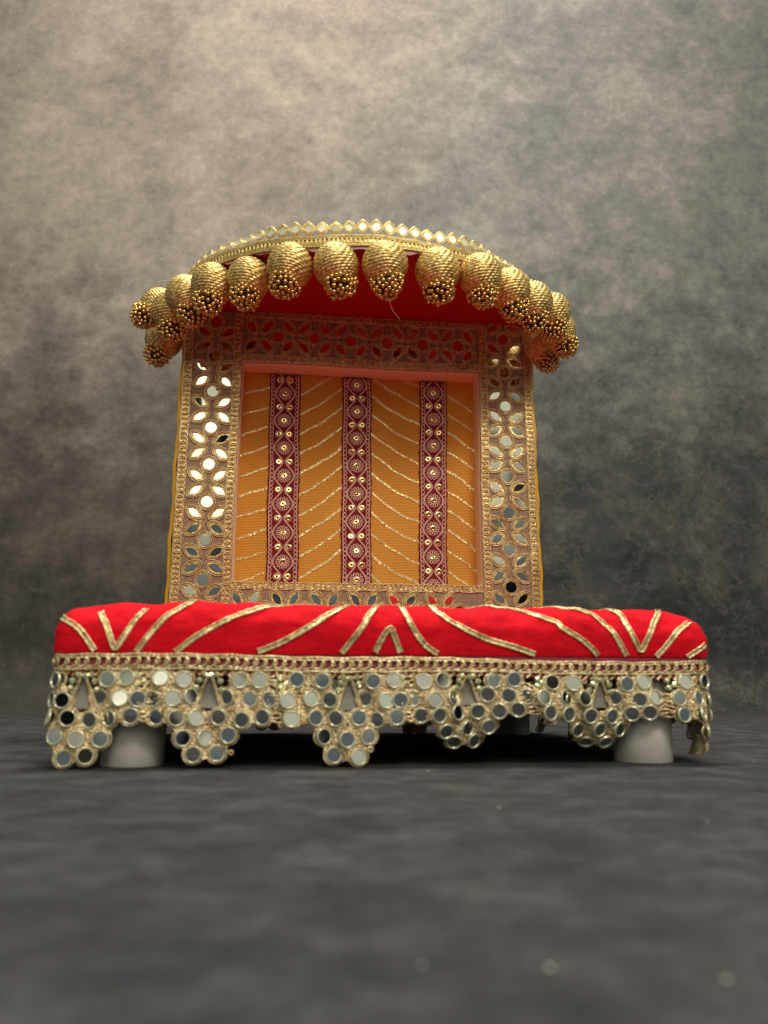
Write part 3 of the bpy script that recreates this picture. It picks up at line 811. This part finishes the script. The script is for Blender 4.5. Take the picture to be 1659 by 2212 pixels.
def ring_loops(mb, glit, x0, z0, x1, z1, r=.33, step=.46, y=-.05):
    L_ = math.hypot(x1 - x0, z1 - z0); n_ = int(L_ / step)
    for k in range(n_ + 1):
        t = k / n_; cx, cz = x0 + (x1 - x0) * t + R0.uniform(-.02, .02), z0 + (z1 - z0) * t + R0.uniform(-.02, .02)
        mb.tube(circle(cx, cz, r + R0.uniform(-.02, .02), 13, y - .04 * (k % 2) - .03), .046, closed=True, seg=5, twist=0)
        glit.add(circle(cx, cz, r * .9, 10, y + .045), ngons=[list(range(10))])
def outline(mb, cx, cz, ang, rl, rw, y=-.08, r=.048):
    ca, sa = math.cos(ang), math.sin(ang)
    for k, (a_, b_) in enumerate(((rl, rw), (rl + .15, rw + .15))):
        t = np.arange(20) * PI / 10
        u = a_ * np.cos(t); v = b_ * np.sin(t) * (1 - .18 * np.cos(t) ** 2)
        mb.tube(np.column_stack([cx + ca * u - sa * v, np.full(20, y), cz + sa * u + ca * v]), r, closed=True, seg=5)
def flower_run(mb, glit, junctions, vertical, limits, pa=.60, rounds_at=None):
    for (jx, jz) in junctions:
        for sx_ in (-1, 1):
            for sz_ in (-1, 1):
                if vertical: dx, dz = 1.03 * sx_, .72 * sz_
                else: dx, dz = .72 * sx_, .98 * sz_
                cx, cz = jx + dx, jz + dz
                if not (limits[0] < cx < limits[1] and limits[2] < cz < limits[3]): continue
                ang = math.atan2(dz, dx) * 1.0
                outline(mb, cx, cz, ang, .82, .46)
                t = lens(.80, .44); ca, sa = math.cos(ang), math.sin(ang)
                glit.add(np.column_stack([cx + ca * t[:, 0] - sa * t[:, 1], 0 * t[:, 0] - .03, cz + sa * t[:, 0] + ca * t[:, 1]]), ngons=[list(range(len(t)))[::-1]])
                petals.append((cx + .06 * math.cos(ang), cz, ang + R0.gauss(0, .07)))
    for (cx, cz) in rounds_at or []:
        if not (limits[0] < cx < limits[1] and limits[2] < cz < limits[3]): continue
        outline(mb, cx, cz, 0, .61, .66)
        glit.add(circle(cx, cz, .6, 18, -.03), ngons=[list(range(18))])
        rounds.append((cx, cz))
YL = YF - .17
def lwarp(V): 
    W = frame_warp(V + [0, YL, 0]); return W
def border(kind):
    mb, gl, base = MB(), MB(), MB()
    def sheet(x0, x1, z0, z1):
        gx_ = np.linspace(x0, x1, max(3, int((x1 - x0) * 1.5))); gz_ = np.linspace(z0, z1, max(3, int((z1 - z0) * 1.5)))
        A, C = np.meshgrid(gx_, gz_, indexing='ij'); base.grid(np.stack([A, 0 * A + .0, C], -1))
    if kind in ('l', 'r'):
        s_ = -1 if kind == 'l' else 1
        cx = 13.93 * s_ + (.05 if s_ > 0 else 0); z1 = ZTOP - .1
        sheet(s_ * 11.42 if s_ > 0 else -16.75, 16.75 if s_ > 0 else -11.42, ZB + .3, z1)
        for xo in (16.32, 11.86): 
            ring_loops(mb, gl, s_ * xo, ZB + .6, s_ * xo, z1 - .1)
            for dx in (-.36, .36): mb.tube(np.array([(s_ * xo + dx + .02 * math.sin(q * 3), -.07, q) for q in np.arange(ZB + .3, z1, .3)]), .042, seg=5)
        rz = 30.95 if s_ < 0 else 30.72
        rs = [(cx, rz + 3.52 * k) for k in range(-8, 4)]
        js = [(cx, rz + 3.52 * (k + .5)) for k in range(-8, 3)]
        flower_run(mb, gl, js, True, (-20, 20, ZB + 2.6, z1 - .2), rounds_at=rs)
        # gold ground between a round mirror and the petals
    elif kind == 't':
        sheet(-11.4, 11.4, IZ1 + .12, ZTOP - .15)
        ring_loops(mb, gl, -11.2, 34.5, 11.2, 34.5)
        for z_ in (34.13, 34.86): mb.tube(np.array([(q, -.07, z_ + .02 * math.sin(q * 3)) for q in np.arange(-11.4, 11.5, .3)]), .042, seg=5)
        ring_loops(mb, gl, -11.2, 38.95, 11.2, 38.95, r=.27, step=.4)
        for z_ in (38.6,): mb.tube(np.array([(q, -.07, z_ + .02 * math.sin(q * 3)) for q in np.arange(-11.4, 11.5, .3)]), .042, seg=5)
        rs = [(-8.13 + 3.5 * k, 36.75) for k in range(0, 6)]
        js = [(-8.13 + 3.5 * (k - .5), 36.75) for k in range(0, 7)]
        flower_run(mb, gl, js, False, (-11.5, 11.3, 34, 39), rounds_at=rs)
    else:
        sheet(-11.4, 11.4, ZB + .3, IZ0 - .12)
        ring_loops(mb, gl, -11.2, 12.92, 11.2, 12.92, r=.29)
        for z_ in (12.58,): mb.tube(np.array([(q, -.07, z_ + .02 * math.sin(q * 3)) for q in np.arange(-11.4, 11.5, .3)]), .042, seg=5)
        rs = [(-4.9 + 3.5 * k, 10.75) for k in range(-1, 5)]
        js = [(-3.1 + 3.5 * k, 10.75) for k in range(-2, 4)]
        flower_run(mb, gl, js, False, (-11.5, 11.3, 9.2, 13), rounds_at=rs)
    b_ = base.build('mirror_border', M_NET, throne, warp=lwarp)
    mb.build('cord_embroidery', M_ANTIQUE, b_, warp=lwarp)
    gl.build('glitter_ground', M_GLITTER, b_, warp=lwarp)
    return b_
def lpt(x, y, z): return lwarp(np.array([[x, y, z]], float))[0]
PETAL, ROUND = petal_mirror_mb(), round_mirror_mb()
npet = 0
for kind in 'lrtb':
    petals.clear(); rounds.clear()
    b_ = border(kind)
    pl = []; 
    for (cx, cz, ang) in petals:
        p, M3 = frame_on(lpt, cx, -.05, cz, .06, -ang)
        if kind == 'b' and cx > 1: M3 = (np.array(Euler((R0.uniform(.05, .2), 0, 0)).to_matrix()) @ np.array(M3)).tolist()
        pl.append((p, M3, cz))
    pl.sort(key=lambda q: -q[2]); pl = [(a, b2) for a, b2, c in pl]
    cap = {'l': 32, 'r': 32, 't': 24, 'b': 12}[kind]
    if kind == 'b': pl = pl[:12]
    capped('petal_mirror', PETAL, M_MIRROR, b_, pl, cap, smooth=False)
    pl = []
    for (cx, cz) in rounds:
        p, M3 = frame_on(lpt, cx, -.05, cz, .04); pl.append((p, M3))
    capped('round_mirror', ROUND, M_MIRROR, b_, pl, 30, smooth=False)

# ------------------------------------------------------------------ canopy: a half-ellipse shelf with red satin below
CA, CB, ZC = 17.3, 12.75, 39.3
def ell(a, b_, t): return np.stack([a * np.sin(t), YF - b_ * np.cos(t)], -1)
tt = np.linspace(-PI / 2, PI / 2, 121)
mb = MB()
rings = []
for ins, z in [(0.0, ZC + .75), (0.0, ZC + .1), (.12, ZC)]:
    q = ell(CA - ins, CB - ins, tt); rings.append(np.column_stack([q, np.full(len(q), z)]))
for k in np.linspace(.95, 0, 10):
    q = ell((CA - .12) * k, (CB - .12) * k, tt); rings.append(np.column_stack([q, np.full(len(q), ZC)]))
mb.grid(np.array(rings))
q = ell(CA, CB, tt); top = np.column_stack([q, np.full(len(q), ZC + .75)])
mb.add(top, ngons=[list(range(len(top)))])
mb.box(-CA, CA, YF + .02, YF + THK + 1.1, ZC, ZC + .74)
canopy = mb.build('canopy', M_CANRED, throne, smooth=False)
canopy.data.polygons.foreach_set('use_smooth', [True] * (len(canopy.data.polygons) - 7) + [False] * 7)
# arc length warp round the rim
te = np.linspace(-PI / 2, PI / 2, 800); pe = ell(CA + .12, CB + .12, te)
Ls = np.concatenate([[0], np.cumsum(np.linalg.norm(np.diff(pe, axis=0), axis=1))]); LT = Ls[-1]
def rim_warp(V):
    s = V[:, 0] + LT / 2; t = np.interp(s, Ls, te)
    p = ell(CA + .12, CB + .12, t); nx_ = np.sin(t) / CA; ny_ = -np.cos(t) / CB; L_ = np.hypot(nx_, ny_); nx_ /= L_; ny_ /= L_
    lift = .05 * np.sin(s * .6) + .03 * np.sin(s * 1.9)
    lean = smooth01((np.abs(V[:, 0]) - 6) / 9) * .42
    off = -V[:, 1] - lean * np.clip(V[:, 2] - ZC - .95, 0, 2) + .10 * np.sin(s * .8 + 1) * np.clip(V[:, 2] - ZC - .5, 0, 2)
    return np.column_stack([p[:, 0] + nx_ * off, p[:, 1] + ny_ * off, V[:, 2] + lift - .25 * lean * np.clip(V[:, 2] - ZC - .95, 0, 2)])
mb = MB(); gl = MB(); h = LT / 2 - .1
sr = np.arange(-h, h, .14)
for z_ in (ZC - .02, ZC + .1, ZC + .78, ZC + .9): mb.tube(np.column_stack([sr, 0 * sr - .08, 0 * sr + z_]), .06, seg=6, twist=24, amp=.3)
for s in np.arange(-h, h, .36): mb.tube(circle(s, ZC + .43, .24, 11, -.08 - .02 * R0.random()), .055, closed=True, seg=5)
for z_ in (ZC + .42,): 
    g_ = np.arange(-h, h + .1, .3)
    gl.grid(np.stack([np.column_stack([g_, 0 * g_, 0 * g_ + zz_]) for zz_ in (ZC - .02, ZC + .85)], 0))
ctrim = mb.build('canopy_trim', M_PALEGOLD, throne, warp=rim_warp)
gl.build('glitter_ground', M_GLITTER, ctrim, warp=rim_warp)
mb = MB(); g_ = np.arange(-h, h + .1, .3)
mb.grid(np.stack([np.column_stack([g_, 0 * g_ + .05, ZC - .26 + .12 * np.sin(g_ * 1.7) + .1 * np.sin(g_ * 4)]), np.column_stack([g_, 0 * g_ + .03, 0 * g_ + ZC + .02])], 0))
mb.build('glue_tape', M_PALE, ctrim, warp=rim_warp)
# the crest of diamond mirrors standing on the rim
mb = MB(); DW = 1.10; nd = int(2 * h / DW); dpos = []
for k in range(nd):
    s = -h + DW / 2 + k * (2 * h / nd); zc = ZC + 1.62 + R0.uniform(-.03, .03)
    for q_ in (.66, .54, .43):
        pts = []
        for c4 in range(4):
            a0, a1 = c4 * PI / 2, (c4 + 1) * PI / 2
            for f_ in np.linspace(0, 1, 6, endpoint=False):
                A = np.array([math.cos(a0), math.sin(a0)]); B_ = np.array([math.cos(a1), math.sin(a1)]); v = A + (B_ - A) * f_
                v = v / (np.hypot(*v) ** .45) * .93
                pts.append((s + q_ * .96 * v[0], -.06 if q_ > .5 else -.09, zc + q_ * v[1]))
        mb.tube(np.array(pts), .042, closed=True, seg=5)
    dpos.append((s, zc))
crest = mb.build('diamond_crest', M_PALEGOLD, throne, warp=rim_warp)
dm = MB(); w_, h_ = .39, .45
dm.add([(w_, -.02, 0), (0, -.02, h_), (-w_, -.02, 0), (0, -.02, -h_)], quads=[(0, 1, 2, 3)])
dm.add([(w_, -.02, 0), (0, -.02, h_), (-w_, -.02, 0), (0, -.02, -h_), (w_ + .02, .03, 0), (0, .03, h_ + .02), (-w_ - .02, .03, 0), (0, .03, -h_ - .02)], quads=[(0, 4, 5, 1), (1, 5, 6, 2), (2, 6, 7, 3), (3, 7, 4, 0), (4, 7, 6, 5)])
def rpt(x, y, z): return rim_warp(np.array([[x, y, z]], float))[0]
pl = []
for (s, zc) in dpos:
    p, M3 = frame_on(rpt, s, -.06, zc, .05); pl.append((p, M3))
capped('diamond_mirror', dm, M_DIAMOND, crest, pl, 100, smooth=False)

# ------------------------------------------------------------------ tassels
def tassel_ball(seed):
    g = random.Random(seed); nu, nv = 200, 110
    u = np.arange(nu) * 2 * PI / nu; v = np.linspace(0.06, PI - .30, nv)
    U, Vv = np.meshgrid(u, v, indexing='ij')
    D = np.stack([np.sin(Vv) * np.cos(U), np.sin(Vv) * np.sin(U), np.cos(Vv)], -1)
    wob = vnoise(seed + 40, 16)(D.reshape(-1, 3), 1.5).reshape(U.shape)
    lat = Vv * 25 / PI + .55 * wob + .5 * np.sin(U + seed) + 40
    row = np.abs(np.sin(lat * PI))
    strand = np.sin(U * 20 + np.floor(lat) * 2.4 + (lat % 1.0) * 3.0 + .8 * wob)
    rad = 1.0 + .042 * row ** .8 + .022 * strand * row + .012 * wob
    # a bit egg shaped
    sx_ = 1.80 * rad; zz = np.cos(Vv) * 1.82 * rad
    wdt = np.where(np.cos(Vv) < 0, 1 - .06 * np.cos(Vv) ** 2, 1)
    P = np.stack([D[..., 0] * sx_ * wdt, D[..., 1] * sx_ * wdt, zz], -1)
    mb = MB(); mb.grid(P[::-1], closed_u=True)
    nl = len(v); mb.add(P[:, -1], ngons=[list(range(nu))]); mb.add(P[:, 0], ngons=[list(range(nu))[::-1]])
    return mb
def ico():
    bm_me = None
    import bmesh
    bm = bmesh.new(); bmesh.ops.create_icosphere(bm, subdivisions=2, radius=1.0)
    V = np.array([v.co[:] for v in bm.verts]); F = np.array([[v.index for v in f.verts] for f in bm.faces]); bm.free(); return V, F
IV, IF = ico()
def bead_cluster(seed):
    g = random.Random(seed); mb = MB()
    pts = []
    for k in range(1500):
        a = g.uniform(0, 2 * PI); w = g.random() ** .65
        ph = w * PI / 2 * 1.0        # 0 = tip, pi/2 = rim
        lump = 1 + .09 * math.sin(3 * a + seed) + .06 * math.sin(5 * a)
        c = np.array([1.22 * lump * math.sin(ph) * math.cos(a), 1.22 * lump * math.sin(ph) * math.sin(a), -1.34 - 1.45 * math.cos(ph)]) * (1 + g.uniform(-.04, .05))
        if pts and min(np.linalg.norm(np.array(pts) - c, axis=1)) < .335: continue
        pts.append(c); mb.add(IV * g.uniform(.175, .20) + c, tris=IF)
        if len(pts) > 78: break
    # dark core added to stand in for the shade between the beads
    a = np.arange(20) * PI / 10
    mb.grid(np.array([[(q * math.cos(t), q * math.sin(t), z_) for t in a] for q, z_ in [(1.15, -1.05), (1.08, -1.45), (.95, -1.8), (.62, -2.1), (.3, -2.3), (.01, -2.35)]]), closed_v=True, mi=1)
    return mb
ball_me = [tassel_ball(s).build('thread_ball', M_BALL, None) for s in (1, 2, 3)]
bead_me = [bead_cluster(s).build('bead_cluster', [M_BEAD, M_BEADSHADE], None) for s in (5, 6, 7, 8)]
balls_d = [o.data for o in ball_me]; beads_d = [o.data for o in bead_me]
for o in ball_me + bead_me: bpy.data.objects.remove(o)
# position of each ball, and how its axis leans (x, y)
TAS = [(-18.96, 27.3, 36.6, -.35, -.05, .96), (-18.9, 23.3, 37.9, -1.35, -.25, .94), (-17.5, 22.2, 37.0, .05, 0, .96), (-16.0, 20.4, 37.6, .28, .0, 1.0),
       (-13.55, 18.0, 37.62, -.12, -.05, .98), (-10.35, 16.7, 37.62, -.15, -.08, .98), (-6.95, 14.3, 37.65, -.22, -.05, 1.0), (-3.24, 13.7, 37.62, .22, -.0, 1.0),
       (.76, 13.1, 37.62, .12, .0, 1.0), (5.16, 13.5, 37.62, .10, .05, 1.0), (8.8, 13.8, 37.62, .18, .1, .97), (11.92, 15.9, 37.62, .25, .1, .97),
       (14.55, 17.8, 37.62, .08, .1, .97), (16.77, 19.4, 37.62, .2, .0, .95), (18.2, 21.9, 37.0, .5, -.05, .94), (17.5, 24.6, 36.6, .35, -.1, .94)]
for i, (x, y, z, ax, ay, s_) in enumerate(TAS):
    t_ = bpy.data.objects.new('tassel', balls_d[i % 3]); COL.objects.link(t_); t_.parent = throne
    t_.location = (x * .01, y * .01, z * .01)
    d = Vector((ax, ay, -1)).normalized() * -1
    qt = Vector((0, 0, 1)).rotation_difference(d)
    t_.rotation_mode = 'QUATERNION'; t_.rotation_quaternion = qt @ Euler((0, 0, i * 2.1)).to_quaternion()
    t_.scale = (s_, s_, s_); t_['group'] = 'gold tassels round the canopy'
    c_ = bpy.data.objects.new('bead_cluster', beads_d[i % 4]); COL.objects.link(c_); c_.parent = t_
    # cord stub from the ball up to the rim
    mb = MB(); mb.tube([(0, 0, 1.75), (0.02, 0, 1.95), (0, 0.02, 2.15)], .22, nrm=(1, 0, 0), seg=8)
    s2 = mb.build('cord_stub', M_BALL, t_)
# loose threads
def fibre(pts, r=.018):
    mb = MB(); mb.tube(catmull(pts, 8), r, seg=4, nrm=(0, 1, 0)); return mb.build('loose_thread', M_FIBRE, throne)
fibre([(.75, 13.0, 35.0), (1.1, 12.9, 34.3), (1.4, 13.1, 33.6), (2.0, 13.3, 33.0)], .010)
fibre([(-5.2, 13.6, 41.0), (-5.6, 13.6, 41.5), (-6.2, 13.7, 41.8), (-7.0, 13.8, 42.0)], .012)
fibre([(-17, 21, 39.4), (-17.9, 21, 39.4), (-18.9, 21.2, 39.3)], .01)

# ------------------------------------------------------------------ pale lint lying on the dark cloth near the lens
M_LINT = mat('white_lint', (0.85, 0.82, 0.75), 0.5)
def lint(x, y, r_, label, seed):
    g = random.Random(seed); mb = MB()
    W = IV * [r_, r_ * .8, r_ * .35]; W = W * (1 + .25 * np.array([[g.uniform(-1, 1)] for _ in range(len(W))]))
    mb.add(W, tris=IF); mb.tube([(0, 0, 0), (r_ * 1.2, r_ * .3, r_ * .3), (r_ * 2, r_ * .1, r_ * .1)], r_ * .15, nrm=(0, 0, 1), seg=4)
    o = mb.build('lint_speck', M_LINT, None); o.location = (x * .01, y * .01, r_ * .0035 + .0002); o.rotation_euler = (0, 0, g.uniform(0, 6))
    o['label'] = label; o['category'] = 'lint'; o['group'] = 'pale lint on the dark cloth'
lint(2.41, 12.50, 0.045, 'brightest pale blurred lint speck on the dark cloth near the bottom edge', 0)
lint(0.58, 12.59, 0.028, 'faint blurred lint speck at the bottom middle, left of the brightest one', 1)
lint(4.79, 12.04, 0.04, 'warm blurred lint speck on the dark cloth near the bottom right corner', 2)
lint(3.96, 28.28, 0.04, 'small pinkish lint speck on the cloth in front of the throne', 3)
lint(9.91, 25.42, 0.035, 'tiny pale lint speck on the cloth in front of the right leg', 4)
